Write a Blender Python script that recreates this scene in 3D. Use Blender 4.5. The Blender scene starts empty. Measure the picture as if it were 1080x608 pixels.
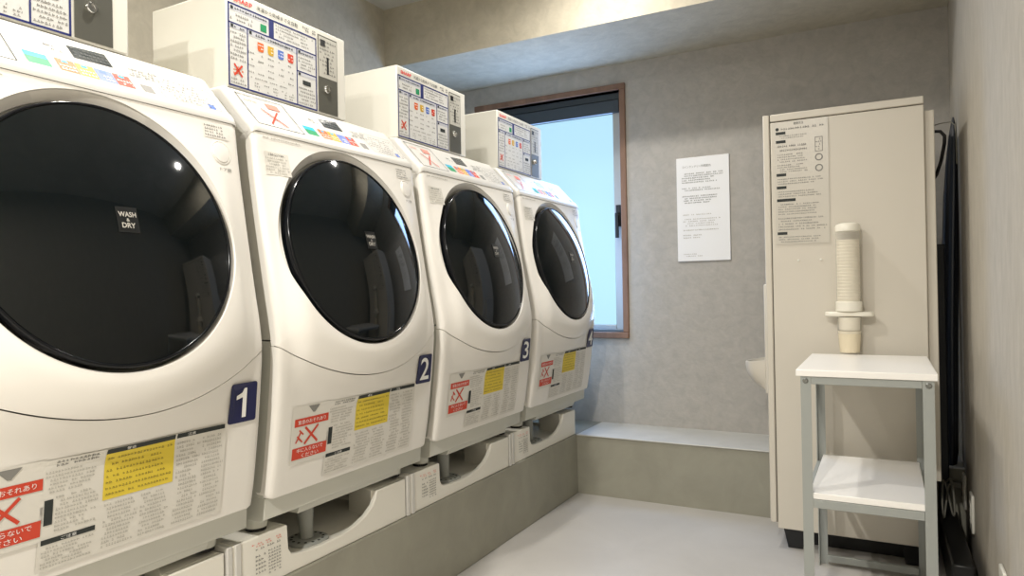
import bpy, math, random
from mathutils import Vector, Matrix

S = bpy.context.scene
COL = S.collection
random.seed(7)
PI = math.pi
sin, cos, sqrt = math.sin, math.cos, math.sqrt

# ------------------------------------------------------------------ camera, world, lights, exposure
FPX, EYE = 732.0, 0.96
cam_d = bpy.data.cameras.new('camera')
cam_d.sensor_width = 36.0
cam_d.lens = FPX / 1080.0 * 36.0
cam_d.clip_start = 0.02
cam = bpy.data.objects.new('camera', cam_d)
COL.objects.link(cam)
_vy = Vector((392.0, 5.0, -FPX)).normalized()            # world Y seen from the camera
_vx = -Vector((-1369.0, -28.0, -FPX))
_vx = (_vx - _vy * _vx.dot(_vy)).normalized()
_vz = _vx.cross(_vy)
_R = Matrix((_vx, _vy, _vz))                              # rows = world axes in camera space -> camera-to-world
cam.matrix_world = Matrix.Translation((0, 0, EYE)) @ _R.to_4x4()
S.camera = cam

world = bpy.data.worlds.new('world')
S.world = world
world.use_nodes = True
world.node_tree.nodes['Background'].inputs[0].default_value = (0.55, 0.78, 1.0, 1)
world.node_tree.nodes['Background'].inputs[1].default_value = 1.0

S.view_settings.view_transform = 'Standard'
S.view_settings.look = 'None'
S.view_settings.gamma = 1.0
S.view_settings.use_curve_mapping = False
S.view_settings.exposure = 0.28

def downlight_or_fill(x, y, power, size=0.085, col=(1.0, 0.955, 0.888)):
    l = bpy.data.lights.new('downlight_or_fill', 'AREA')
    l.shape = 'DISK'
    l.size = size
    l.energy = power
    l.spread = math.radians(170)
    l.color = col
    o = bpy.data.objects.new('downlight_or_fill', l)
    o.location = (x, y, 2.375)
    COL.objects.link(o)
downlight_or_fill(-1.17, 1.12, 14)
downlight_or_fill(-0.98, 2.42, 10)
downlight_or_fill(-1.15, -0.35, 18)
downlight_or_fill(-0.45, -0.75, 62)  # added fill light behind the camera, brightens the machine fronts
# daylight coming in through the frosted window
dl = bpy.data.lights.new('window_daylight', 'AREA')
dl.shape = 'RECTANGLE'
dl.size, dl.size_y = 0.58, 1.08
dl.energy = 13.0
dl.color = (0.35, 0.55, 1.0)
dlo = bpy.data.objects.new('window_daylight', dl)
dlo.location = (-1.50, 3.385, 1.32)
dlo.rotation_euler = (-PI / 2, 0, 0)
COL.objects.link(dlo)

# ------------------------------------------------------------------ materials
MATS = {}
def lin(c):
    c /= 255.0
    return c / 12.92 if c <= 0.04045 else ((c + 0.055) / 1.055) ** 2.4
def mat(name, rgb, rough=0.5, metal=0.0, spec=0.5, emit=None, strength=0.0, coat=0.0, trans=0.0, alpha=1.0, srgb=True):
    m = bpy.data.materials.new(name)
    m.use_nodes = True
    b = m.node_tree.nodes['Principled BSDF']
    c = tuple(lin(v) for v in rgb) if srgb else rgb
    b.inputs['Base Color'].default_value = (*c, 1)
    b.inputs['Roughness'].default_value = rough
    b.inputs['Metallic'].default_value = metal
    b.inputs['Specular IOR Level'].default_value = spec
    b.inputs['Coat Weight'].default_value = coat
    b.inputs['Coat Roughness'].default_value = 0.03
    b.inputs['Transmission Weight'].default_value = trans
    b.inputs['Alpha'].default_value = alpha
    if emit:
        b.inputs['Emission Color'].default_value = (*emit, 1)
        b.inputs['Emission Strength'].default_value = strength
    MATS[name] = m
    return m
def mottle(m, c1, c2, scale, detail=5.0, bump=0.0, bscale=90.0, stretch=(1, 1, 1), fine=0.0):
    """cloudy two-tone plaster or vinyl colour from noise in object space"""
    nt = m.node_tree
    n, l = nt.nodes, nt.links
    b = n['Principled BSDF']
    tc = n.new('ShaderNodeTexCoord')
    mp = n.new('ShaderNodeMapping')
    mp.inputs['Scale'].default_value = stretch
    l.new(tc.outputs['Object'], mp.inputs['Vector'])
    nz = n.new('ShaderNodeTexNoise')
    nz.inputs['Scale'].default_value = scale
    nz.inputs['Detail'].default_value = detail
    nz.inputs['Roughness'].default_value = 0.62
    nz.inputs['Distortion'].default_value = 0.6
    l.new(mp.outputs['Vector'], nz.inputs['Vector'])
    rp = n.new('ShaderNodeValToRGB')
    rp.color_ramp.elements[0].position = 0.33
    rp.color_ramp.elements[1].position = 0.68
    rp.color_ramp.elements[0].color = (*[lin(v) for v in c1], 1)
    rp.color_ramp.elements[1].color = (*[lin(v) for v in c2], 1)
    l.new(nz.outputs['Fac'], rp.inputs['Fac'])
    l.new(rp.outputs['Color'], b.inputs['Base Color'])
    if bump:
        n2 = n.new('ShaderNodeTexNoise')
        n2.inputs['Scale'].default_value = bscale
        n2.inputs['Detail'].default_value = 4
        l.new(mp.outputs['Vector'], n2.inputs['Vector'])
        bp = n.new('ShaderNodeBump')
        bp.inputs['Strength'].default_value = bump
        bp.inputs['Distance'].default_value = 0.004
        l.new(n2.outputs['Fac'], bp.inputs['Height'])
        l.new(bp.outputs['Normal'], b.inputs['Normal'])
    return m

wall_m = mottle(mat('grey_plaster', (176, 172, 166), 0.85, spec=0.25), (170, 167, 161), (184, 180, 173), 20, 7, 0.4, 70)
warm_plaster_m = mottle(mat('warm_plaster', (184, 178, 162), 0.85, spec=0.25), (178, 171, 154), (193, 186, 168), 16, 7, 0.4, 70)
side_wall_m = mottle(mat('warm_wallpaper', (170, 164, 152), 0.85, spec=0.25), (173, 167, 155), (185, 179, 167), 16, 6, 0.3, 60, (1, 1.6, 0.5))
ceil_m = mottle(mat('ceiling_paper', (205, 203, 196), 0.9, spec=0.2), (196, 194, 188), (210, 208, 202), 4, 4, 0.2, 80)
floor_m = mottle(mat('pale_vinyl', (205, 205, 200), 0.42, spec=0.4), (182, 179, 174), (191, 188, 183), 3, 5, 0.12, 120)
plinth_m = mottle(mat('plinth_sheet', (150, 148, 134), 0.6, spec=0.3), (146, 144, 131), (155, 153, 139), 7, 5)
ledge_m = mottle(mat('ledge_sheet', (196, 195, 188), 0.5, spec=0.35), (190, 189, 183), (201, 200, 194), 6, 5)
wood_m = mottle(mat('brown_wood', (140, 102, 78), 0.5), (112, 84, 66), (140, 108, 88), 4, 6, 0, 0, (3, 3, 0.5))
alu_m = mat('grey_aluminium', (120, 126, 130), 0.35, 0.7)
alu_light_m = mat('pale_aluminium', (176, 180, 182), 0.38, 0.5)
dark_alu_m = mat('dark_blind_rail', (62, 72, 80), 0.5, 0.2)
black_m = mat('black_plastic', (18, 19, 20), 0.4)
pane_m = mat('frosted_daylit_pane', (60, 75, 85), 0.3, emit=(0.39, 0.64, 0.80), strength=1.0)

plastic_m = mat('white_plastic', (238, 235, 228), 0.30, spec=0.5)
plastic2_m = mat('lower_white_plastic', (234, 231, 224), 0.38, spec=0.5)
panel_m = mat('white_panel_plastic', (204, 202, 196), 0.32, spec=0.5)
steel_side_m = mat('painted_side_sheet', (205, 203, 194), 0.5)
base_m = mat('base_plastic', (196, 196, 186), 0.5)
glass_m = mat('smoked_glass', (7, 13, 15), 0.045, spec=0.42)
rim_m = mat('black_gloss_rim', (12, 14, 18), 0.16, spec=0.3)
white_print = mat('white_print', (240, 240, 236), 0.5)
paper_m = mat('label_film', (220, 217, 208), 0.35)
ink_m = mat('grey_ink', (132, 131, 126), 0.6)
panel_ink_m = mat('panel_ink', (104, 104, 100), 0.6)
ink_pale_m = mat('pale_ink', (182, 179, 170), 0.6)
dark_ink_m = mat('dark_ink', (38, 44, 42), 0.6)
red_m = mat('red_print', (205, 66, 40), 0.5)
pink_m = mat('pale_red_print', (226, 132, 116), 0.5)
logo_m = mat('red_logo', (226, 62, 58), 0.5)
navy_m = mat('navy_print', (34, 44, 108), 0.45)
navy_plate_m = mat('navy_plate', (26, 30, 76), 0.4)
yellow_m = mat('yellow_print', (224, 200, 62), 0.5)
green_m = mat('green_print', (20, 140, 88), 0.5)
orange_m = mat('orange_print', (222, 104, 44), 0.5)
amber_m = mat('amber_print', (206, 164, 40), 0.5)
blue_m = mat('blue_print', (88, 120, 198), 0.5)
lilac_m = mat('lilac_print', (110, 128, 206), 0.5)
cyan_m = mat('cyan_print', (30, 168, 200), 0.5)
lcd_m = mat('grey_display', (70, 74, 74), 0.18)
lcd_dark_m = mat('display_segments', (58, 62, 60), 0.3)
coin_metal_m = mat('grey_metal_plate', (112, 112, 104), 0.33, 0.55)
coin_print_m = mat('pale_printed_plate', (196, 194, 184), 0.3, 0.1)
chrome_m = mat('chrome', (225, 225, 222), 0.12, 1.0)
pan_m = mat('pan_plastic', (226, 223, 212), 0.42)
hose_m = mat('hose_plastic', (150, 152, 146), 0.5)
rubber_m = mat('black_rubber', (16, 16, 16), 0.7)

casing_m = mat('coin_box_casing', (221, 219, 209), 0.35)
vend_m = mat('cabinet_paint', (209, 203, 190), 0.42)
vend_dark_m = mat('seam_shadow_gap', (92, 88, 78), 0.7)
rack_white_m = mat('white_board', (245, 243, 238), 0.3)
rack_metal_m = mat('grey_painted_steel', (158, 162, 158), 0.45, 0.15)
bolt_m = mat('zinc_bolt', (140, 142, 138), 0.35, 0.8)
cup_m = mat('paper_cup', (236, 228, 208), 0.6)
tube_m = mat('clear_tube', (238, 236, 228), 0.08, spec=0.5, alpha=0.25)
cap_m = mat('cream_cap', (240, 236, 222), 0.35)
beige_m = mat('beige_cup_base', (226, 214, 186), 0.5)
notice_m = mat('notice_board', (240, 241, 242), 0.4)
plate_m = mat('outlet_plate', (232, 230, 220), 0.35)
cloth_m = mat('dark_navy_cloth', (24, 30, 38), 0.45)
cord_m = mat('dark_cord', (22, 23, 22), 0.5)
cord_grey_m = mat('grey_cord', (120, 118, 108), 0.5)

# ------------------------------------------------------------------ helpers
ORG = Vector((0, 0, 0))
class MB:
    def __init__(s):
        s.v, s.f = [], []
    def add(s, vs, fs):
        b = len(s.v)
        s.v += [tuple(p) for p in vs]
        s.f += [tuple(i + b for i in f) for f in fs]
        return s
    def quad(s, a, b, c, d):
        return s.add([a, b, c, d], [(0, 1, 2, 3)])
    def box(s, x0, x1, y0, y1, z0, z1):
        v = [(x0, y0, z0), (x1, y0, z0), (x1, y1, z0), (x0, y1, z0), (x0, y0, z1), (x1, y0, z1), (x1, y1, z1), (x0, y1, z1)]
        return s.add(v, [(3, 2, 1, 0), (4, 5, 6, 7), (0, 1, 5, 4), (1, 2, 6, 5), (2, 3, 7, 6), (3, 0, 4, 7)])
    def prism(s, poly, axis, a, b):
        """poly: 2D outline extruded along axis from a to b ('x': (y,z), 'y': (x,z), 'z': (x,y))"""
        def P(p, t):
            return (t, p[0], p[1]) if axis == 'x' else (p[0], t, p[1]) if axis == 'y' else (p[0], p[1], t)
        n = len(poly)
        v = [P(p, a) for p in poly] + [P(p, b) for p in poly]
        f = [tuple(range(n - 1, -1, -1)), tuple(range(n, 2 * n))]
        f += [(i, (i + 1) % n, (i + 1) % n + n, i + n) for i in range(n)]
        return s.add(v, f)
    def loft(s, rings, closed=True, cap0=True, cap1=True):
        n = len(rings[0])
        v = [p for r in rings for p in r]
        f = []
        for k in range(len(rings) - 1):
            for i in range(n if closed else n - 1):
                j = (i + 1) % n
                f.append((k * n + i, k * n + j, (k + 1) * n + j, (k + 1) * n + i))
        if cap0: f.append(tuple(range(n - 1, -1, -1)))
        if cap1: f.append(tuple(range((len(rings) - 1) * n, len(rings) * n)))
        return s.add(v, f)
    def lathe(s, prof, c, n=32, cap0=True, cap1=True):
        """prof: (radius, z) about a vertical axis through c"""
        return s.loft([[(c[0] + r * cos(2 * PI * i / n), c[1] + r * sin(2 * PI * i / n), c[2] + z) for i in range(n)] for r, z in prof], True, cap0, cap1)
    def tube(s, pts, r, n=10):
        pts = [Vector(p) for p in pts]
        rings, ref = [], None
        for i, p in enumerate(pts):
            t = (pts[min(i + 1, len(pts) - 1)] - pts[max(i - 1, 0)]).normalized()
            if ref is None:
                ref = t.orthogonal().normalized()
            ref = (ref - t * ref.dot(t)).normalized()
            w = t.cross(ref)
            rr = r[i] if isinstance(r, (list, tuple)) else r
            rings.append([tuple(p + ref * (rr * cos(2 * PI * k / n)) + w * (rr * sin(2 * PI * k / n))) for k in range(n)])
        return s.loft(rings)
    def build(s, name, m, parent=None, smooth=False, bevel=0.0, seg=2):
        me = bpy.data.meshes.new(name)
        me.from_pydata([tuple(Vector(p) - ORG) for p in s.v], [], s.f)
        import bmesh
        bm = bmesh.new()
        bm.from_mesh(me)
        bmesh.ops.recalc_face_normals(bm, faces=bm.faces) if s.__dict__.get('fixn', True) else None
        bm.to_mesh(me)
        bm.free()
        me.materials.append(m)
        if smooth:
            me.polygons.foreach_set('use_smooth', [True] * len(me.polygons))
            if smooth == 'auto':
                me.set_sharp_from_angle(angle=0.6)
        o = bpy.data.objects.new(name, me)
        COL.objects.link(o)
        if parent: o.parent = parent
        if bevel:
            b = o.modifiers.new('bevel', 'BEVEL')
            b.width = bevel
            b.segments = seg
            b.limit_method = 'ANGLE'
            b.angle_limit = 0.7
            if not smooth:
                me.polygons.foreach_set('use_smooth', [True] * len(me.polygons))
                me.set_sharp_from_angle(angle=1.2)
        return o
def flat(): # label meshes: keep the winding as given
    m = MB(); m.fixn = False
    return m
def tag(o, label=None, cat=None, group=None, kind=None):
    if label: o['label'] = label
    if cat: o['category'] = cat
    if group: o['group'] = group
    if kind: o['kind'] = kind
    return o
def thing(name, loc, label, cat, group=None):
    global ORG
    o = bpy.data.objects.new(name, None)
    o.empty_display_size = 0.1
    o.location = loc
    COL.objects.link(o)
    ORG = Vector(loc)
    return tag(o, label, cat, group)
def dup(o, parent=None):
    c = o.copy()
    COL.objects.link(c)
    if parent: c.parent = parent
    for ch in list(o.children):
        dup(ch, c)
    return c
TXT = {}
def text2d(body, bold=0.0):
    """outline polygons of a string as (verts, faces, width, height), lower left at 0,0"""
    k = (body, bold)
    if k in TXT: return TXT[k]
    c = bpy.data.curves.new('lettering', 'FONT')
    c.body = body
    c.resolution_u = 3
    c.offset = bold
    o = bpy.data.objects.new('lettering', c)
    COL.objects.link(o)
    bpy.context.view_layer.update()
    me = bpy.data.meshes.new_from_object(o.evaluated_get(bpy.context.evaluated_depsgraph_get()))
    vs = [(v.co.x, v.co.y) for v in me.vertices]
    fs = [tuple(p.vertices) for p in me.polygons]
    bpy.data.objects.remove(o)
    bpy.data.curves.remove(c)
    bpy.data.meshes.remove(me)
    x0 = min(p[0] for p in vs); y0 = min(p[1] for p in vs)
    vs = [(a - x0, b - y0) for a, b in vs]
    TXT[k] = (vs, fs, max(p[0] for p in vs), max(p[1] for p in vs))
    return TXT[k]
# A "face" is a map (a, b, lift) -> point: a along the label to its right, b upward
def put_text(mb, face, body, a0, a1, b0, b1, lift=0.0016, bold=0.0, fit=True):
    vs, fs, w, h = text2d(body, bold)
    sx, sy = (a1 - a0) / w, (b1 - b0) / h
    if not fit:
        sx = sy = min(sx, sy)
        a0 = (a0 + a1) / 2 - sx * w / 2
        b0 = (b0 + b1) / 2 - sy * h / 2
    mb.add([face(a0 + sx * a, b0 + sy * b, lift) for a, b in vs], fs)
def patch(mb, face, a0, a1, b0, b1, lift=0.001, na=1, nb=1):
    v = [face(a0 + (a1 - a0) * i / na, b0 + (b1 - b0) * j / nb, lift) for j in range(nb + 1) for i in range(na + 1)]
    f = [(j * (na + 1) + i, j * (na + 1) + i + 1, (j + 1) * (na + 1) + i + 1, (j + 1) * (na + 1) + i) for j in range(nb) for i in range(na)]
    mb.add(v, f)
def bar(mb, face, a0, b0, a1, b1, w, lift=0.0016):
    """a straight stroke of width w"""
    d = Vector((a1 - a0, b1 - b0)).normalized()
    n = Vector((-d.y, d.x)) * w / 2
    mb.add([face(a0 - n.x, b0 - n.y, lift), face(a1 - n.x, b1 - n.y, lift), face(a1 + n.x, b1 + n.y, lift), face(a0 + n.x, b0 + n.y, lift)], [(0, 1, 2, 3)])
def small_print(mb, face, a0, a1, b0, b1, rows, ch, rnd, lift=0.0016, fill=0.62, ragged=0.35):
    """rows of illegibly small writing: short strokes of glyph width"""
    step = (b1 - b0) / rows
    for r in range(rows):
        bb = b1 - (r + 0.5) * step
        end = a1 - (a1 - a0) * rnd.random() * ragged
        a = a0 + (rnd.random() < 0.3) * ch * 1.5
        while a < end:
            w = ch * (0.55 + 0.35 * rnd.random())
            h = step * fill * (0.7 + 0.3 * rnd.random())
            if rnd.random() < 0.9:
                k = rnd.random()
                if k < 0.5:
                    patch(mb, face, a, min(a + w, a1), bb - h / 2, bb - h * 0.12, lift)
                    patch(mb, face, a + w * 0.2, min(a + w * 0.7, a1), bb + h * 0.08, bb + h / 2, lift)
                else:
                    patch(mb, face, a, min(a + w * 0.4, a1), bb - h / 2, bb + h / 2, lift)
                    patch(mb, face, min(a + w * 0.5, a1), min(a + w, a1), bb - h * 0.3, bb + h * 0.2, lift)
            a += ch
def blocks(parent, face, name, m, rects, ch, rnd, lift=0.0016, fill=0.62, ragged=0.35):
    for a0, a1, b0, b1, n in rects:
        q = flat()
        small_print(q, face, a0, a1, b0, b1, n, ch, rnd, lift, fill, ragged)
        q.build(name, m, parent)
def plates(parent, face, name, m, rects, lift, na=6, nb=3):
    for a0, a1, b0, b1 in rects:
        q = flat()
        patch(q, face, a0, a1, b0, b1, lift, na, nb)
        q.build(name, m, parent)
def words(parent, face, name, m, items, lift, bold=0.0, fit=True):
    for t, a0, a1, b0, b1 in items:
        q = flat()
        put_text(q, face, t, a0, a1, b0, b1, lift, bold, fit)
        q.build(name, m, parent)
def outline(mb, face, a0, a1, b0, b1, w, lift=0.0014):
    patch(mb, face, a0, a1, b0, b0 + w, lift, 1, 1)
    patch(mb, face, a0, a1, b1 - w, b1, lift, 1, 1)
    patch(mb, face, a0, a0 + w, b0, b1, lift, 1, 1)
    patch(mb, face, a1 - w, a1, b0, b1, lift, 1, 1)
def smooth01(e0, e1, x):
    t = min(1.0, max(0.0, (x - e0) / (e1 - e0)))
    return t * t * (3 - 2 * t)

# ------------------------------------------------------------------ the room
XL, XR, YB, YF, ZC = -2.205, 0.25, 3.35, -2.6, 2.39
def struct(name, mb, m, **k):
    global ORG
    ORG = Vector((0, 0, 0))
    return tag(mb.build(name, m, **k), kind='structure')
struct('floor', MB().box(XL - 0.1, XR + 0.1, YF - 0.1, YB + 0.1, -0.1, 0.0), floor_m)
struct('ceiling', MB().box(XL - 0.1, XR + 0.1, YF - 0.1, YB + 0.1, ZC, ZC + 0.1), ceil_m)
struct('wall_left', MB().box(XL - 0.1, XL, YF - 0.1, YB + 0.1, 0, ZC), warm_plaster_m)
struct('wall_right', MB().box(XR, XR + 0.1, YF - 0.1, YB + 0.1, 0, ZC), side_wall_m)
struct('wall_front', MB().box(XL, XR, YF - 0.1, YF, 0, ZC), wall_m)
WX0, WX1, WZ0, WZ1 = -1.975, -1.158, 0.738, 1.962        # clear opening in the far wall
wb = MB()
wb.box(XL, WX0, YB, YB + 0.14, 0, ZC).box(WX1, XR, YB, YB + 0.14, 0, ZC)
wb.box(WX0, WX1, YB, YB + 0.14, 0, WZ0).box(WX0, WX1, YB, YB + 0.14, WZ1, ZC)
struct('wall_back', wb, wall_m)
PX, PY, PZ = -1.285, 3.02, 0.277
struct('trim_1', MB().box(XL, PX, YF + 0.6, YB, 0, PZ), plinth_m, bevel=0.004)          # the machines' plinth
led = MB().box(PX, XR, PY, YB, 0, PZ - 0.006)
struct('trim_2', led, plinth_m)
struct('trim_3', MB().box(PX, XR, PY - 0.006, YB, PZ - 0.006, PZ), ledge_m, bevel=0.002)  # pale top of the low ledge
struct('trim_4', MB().box(XL, XR, 2.80, YB, 2.091, ZC), warm_plaster_m)                           # dropped beam over the window

# window
ORG = Vector((0, 0, 0))
fr = MB()
fw = 0.030
fr.box(WX0 - fw, WX1 + fw, YB - 0.014, YB + 0.10, WZ1, WZ1 + fw)
fr.box(WX0 - fw, WX1 + fw, YB - 0.022, YB + 0.10, WZ0 - fw, WZ0)
fr.box(WX0 - fw, WX0, YB - 0.014, YB + 0.10, WZ0, WZ1).box(WX1, WX1 + fw, YB - 0.014, YB + 0.10, WZ0, WZ1)
win = struct('window_1', fr, wood_m, bevel=0.003)
SY0, SY1 = YB + 0.035, YB + 0.075
sash = MB()
sash.box(WX1 - 0.052, WX1, SY0, SY1, WZ0, WZ1).box(WX0, WX0 + 0.052, SY0, SY1, WZ0, WZ1)
sash.box(WX0 + 0.052, WX1 - 0.052, SY0, SY1, WZ0, WZ0 + 0.035)
sash.build('sash', alu_light_m, win, bevel=0.003)
rail = MB().box(WX0 + 0.002, WX1 - 0.012, SY0 - 0.016, SY1 - 0.002, WZ1 - 0.105, WZ1 - 0.040)
rail.box(WX0 + 0.002, WX1 - 0.012, SY0 - 0.004, SY1, WZ1 - 0.036, WZ1 - 0.002)
tag(rail.build('head_rail', dark_alu_m, win, bevel=0.003), 'dark grey head rail under the wooden lintel')
MB().box(WX0 + 0.05, WX1 - 0.05, SY0 + 0.018, SY0 + 0.024, WZ0 + 0.033, WZ1 - 0.10).build('pane', pane_m, win)
lk = MB().box(WX1 - 0.040, WX1 - 0.014, SY0 - 0.014, SY0, 1.275, 1.385)
lk.box(WX1 - 0.034, WX1 - 0.020, SY0 - 0.036, SY0 - 0.012, 1.315, 1.345)
lk.box(WX1 - 0.036, WX1 - 0.018, SY0 - 0.040, SY0 - 0.028, 1.215, 1.342)
tag(lk.build('latch', black_m, win, bevel=0.003), 'black window latch')
MB().box(WX0 + 0.002, WX1 - 0.002, SY0 - 0.02, SY0, WZ0, WZ0 + 0.014).build('sill_rail', alu_m, win, bevel=0.002)

# ------------------------------------------------------------------ washer-dryers
PITCH, YC2, HW = 0.667, 1.452, 0.3125
PRO = [(0.470, -1.2585), (0.487, -1.2550), (0.55, -1.2420), (0.65, -1.2285), (0.77, -1.2150), (0.84, -1.2095), (0.90, -1.2165), (0.98, -1.2320), (1.10, -1.2520), (1.222, -1.2715), (1.30, -1.2815), (1.345, -1.2850), (1.36, -1.2900)]
def P(z):
    if z <= PRO[0][0]: return PRO[0][1]
    for (z0, x0), (z1, x1) in zip(PRO, PRO[1:]):
        if z <= z1:
            return x0 + (x1 - x0) * (z - z0) / (z1 - z0)
    return PRO[-1][1]
def Ps(z):
    return sum(P(z + d) for d in (-0.03, -0.02, -0.01, 0, 0.01, 0.02, 0.03)) / 7
DT, DC, DYL = 0.236, Vector((-1.228, -0.017, 1.076)), -0.017
DN = Vector((cos(DT), 0, sin(DT)))
DU = Vector((-sin(DT), 0, cos(DT)))
def edge_drop(d, r=0.016):
    if d >= r: return 0.0
    d = max(d, 0.0)
    return r - sqrt(max(r * r - (r - d) ** 2, 0))
def front_x(y, z):
    """the moulded front: side profile plus the bowl that swells out around the door"""
    p = Ps(z)
    r = sqrt((y - DYL) ** 2 + ((z - DC.z) / cos(DT)) ** 2)
    w = (1 - smooth01(0.255, 0.43, r)) * (1 - smooth01(0.235, 0.31, abs(y)))
    xd = DC.x - (z - DC.z) * math.tan(DT)
    b = w * max(0.0, xd - p + 0.004)
    return p + b - edge_drop(HW - abs(y))
def front_face(yc):      # label map on the front; a is local y, b is z
    return lambda a, b, lift: (front_x(a, b) + lift, yc + a, b)
SEAM_R, SEAM_Z = 0.56, 0.748
def seam_z(y): return SEAM_Z + SEAM_R - sqrt(SEAM_R ** 2 - y * y)
# control strip: profile from the front's top edge up the slope to the back
CPA, CPB = Vector((-1.289, 1.353)), Vector((-1.389, 1.465))
CTRL = [(-1.2850, 1.346), (-1.2865, 1.356), (-1.2915, 1.3635), (-1.299, 1.372)]
def slope_face(yc):      # a is local y, b is 0 at the bottom of the slope and 1 at its top edge
    A, B = Vector((-1.300, 1.3703)), Vector((-1.389, 1.4653))
    d = B - A
    n = Vector((-d.y, d.x)).normalized()
    if n.x < 0: n = -n
    def f(a, b, lift):
        # b arrives in metres up the slope
        q = A + d.normalized() * b + n * (lift + 0.0006)
        return (q.x, yc + a, q.y)
    return f
SL = 0.1302              # slope length
def sb(t): return SL * (1 - t)  # t measured 0 at the top edge, 1 at the bottom

def wash_front_upper():
    mb = MB()
    NT = 160
    zt = 1.345
    cy, cz = DYL, DC.z
    angs = sorted(set([2 * PI * i / NT for i in range(NT)] + [math.atan2(zt - cz, s * HW - cy) % (2 * PI) for s in (-1, 1)]
                      + [math.atan2(seam_z(HW) - cz, s * HW - cy) % (2 * PI) for s in (-1, 1)]))
    def bound(t):
        c, s_ = cos(t), sin(t)
        best = 9
        if c > 1e-6: best = min(best, (HW - cy) / c)
        if c < -1e-6: best = min(best, (-HW - cy) / c)
        if s_ > 1e-6: best = min(best, (zt - cz) / s_)
        lo, hi = 0.0, best
        if s_ < 0:
            if cz + s_ * hi < seam_z(max(-HW, min(HW, cy + c * hi))):
                for _ in range(40):
                    mid = (lo + hi) / 2
                    if cz + s_ * mid < seam_z(max(-HW, min(HW, cy + c * mid))): hi = mid
                    else: lo = mid
                best = hi
        return best
    fr_ = [0, .12, .25, .4, .55, .68, .78, .86, .91, .945, .97, .985, .995, 1.0]
    rings = []
    def inner(t, r, off):
        q = DC + Vector((0, 1, 0)) * (r * cos(t)) + DU * (r * sin(t)) + DN * off
        return (q.x, q.y, q.z)
    rings.append([inner(t, 0.2535, -0.030) for t in angs])
    rings.append([inner(t, 0.2535, -0.012) for t in angs])
    def ro(t): return 0.2575 + 0.0150 * max(0, (sin(t) + 0.45) / 1.45)
    for dr, dx in ((-0.0022, -0.004), (-0.0007, -0.0012)):
        rings.append([(front_x(cy + (ro(t) + dr) * cos(t), cz + (ro(t) + dr) * sin(t) * cos(DT)) + dx, cy + (ro(t) + dr) * cos(t), cz + (ro(t) + dr) * sin(t) * cos(DT)) for t in angs])
    for k in fr_:
        ring = []
        for t in angs:
            R1 = bound(t)
            y0, z0 = cy + ro(t) * cos(t), cz + ro(t) * sin(t) * cos(DT)
            y1, z1 = cy + R1 * cos(t), cz + R1 * sin(t)
            y, z = y0 + (y1 - y0) * k, z0 + (z1 - z0) * k
            ring.append((front_x(y, z), y, z))
        rings.append(ring)
    # turn the edge back into the body
    rings.append([(x - 0.012, y, z) for x, y, z in rings[-1]])
    mb.loft(rings, True, False, False)
    return mb
def wash_front_lower():
    mb = MB()
    ys = [-HW, -HW + .0015, -HW + .004, -HW + .008, -HW + .016, -HW + .03] + [-HW + .03 + (2 * HW - .06) * i / 56 for i in range(1, 56)] + [HW - .03, HW - .016, HW - .008, HW - .004, HW - .0015, HW]
    rings = []
    NZ = 32
    for k in range(NZ + 1):
        ring = []
        for y in ys:
            zb = 0.4875 + edge_drop(HW - abs(y), 0.018) * 0.9
            z1 = seam_z(y) - 0.0024
            z = zb + (z1 - zb) * k / NZ
            ring.append((front_x(y, z) - 0.0012, y, z))
        rings.append(ring)
    rings.insert(0, [(x - 0.004, y, z - 0.003) for x, y, z in rings[0]])
    rings.insert(0, [(x - 0.025, y, z) for x, y, z in rings[0]])
    rings.append([(x - 0.02, y, z) for x, y, z in rings[-1]])
    mb.loft(rings, False, False, False)
    for e in (0, -1):
        side = [r[e] for r in rings]
        mb.loft([side, [(x - 0.012, y, z) for x, y, z in side]], False, False, False)
    return mb
def wash_body():
    mb = MB()
    zs = [0.487 + (1.335 - 0.487) * i / 24 for i in range(25)]
    out = [(Ps(z) - 0.020, z) for z in zs] + [(-1.312, 1.362), (-1.398, 1.452), (-1.43, 1.462), (-1.93, 1.462), (-1.93, 0.487)]
    lo = [(Ps(z) - 0.020, z) for z in [0.487 + (0.853 - 0.487) * i / 10 for i in range(11)]] + [(-1.93, 0.853), (-1.93, 0.487)]
    hi = [(Ps(z) - 0.020, z) for z in [0.856 + (1.335 - 0.856) * i / 14 for i in range(15)]] + out[25:-1] + [(-1.93, 0.856)]
    return MB().prism(hi, 'y', -HW + 0.0012, HW - 0.0012), MB().prism(lo, 'y', -HW + 0.0012, HW - 0.0012)
def wash_control():
    mb = MB()
    prof = CTRL + [(-1.300 + (-1.389 + 1.300) * t, 1.3703 + 0.095 * t) for t in (0.05, .3, .6, .9, .96)] + [(-1.3885, 1.4640), (-1.394, 1.4665), (-1.45, 1.467)]
    ys = [-HW, -HW + .001, -HW + .003, -HW + .007, -HW + .014, -HW + .03, 0, HW - .03, HW - .014, HW - .007, HW - .003, HW - .001, HW]
    rings = []
    for y in ys:
        e = edge_drop(HW - abs(y), 0.014)
        rings.append([(x - e * 0.72, y, z - e * 0.69) for x, z in prof])
    rings = [[(x - .012, y, z - .012) for x, y, z in rings[0]]] + rings + [[(x - .012, y, z - .012) for x, y, z in rings[-1]]]
    mb.loft(rings, False, False, False)
    # close underneath along the front's top edge
    lo = [r[0] for r in rings]
    mb.loft([lo, [(x - 0.03, y, z) for x, y, z in lo]], False, False, False)
    return mb
def disc_ring(r, off, n=96, sy=1.0):
    out = []
    for i in range(n):
        t = 2 * PI * i / n
        q = DC + Vector((0, 1, 0)) * (r * cos(t)) + DU * (r * sin(t)) + DN * off
        out.append(tuple(q))
    return out
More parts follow.
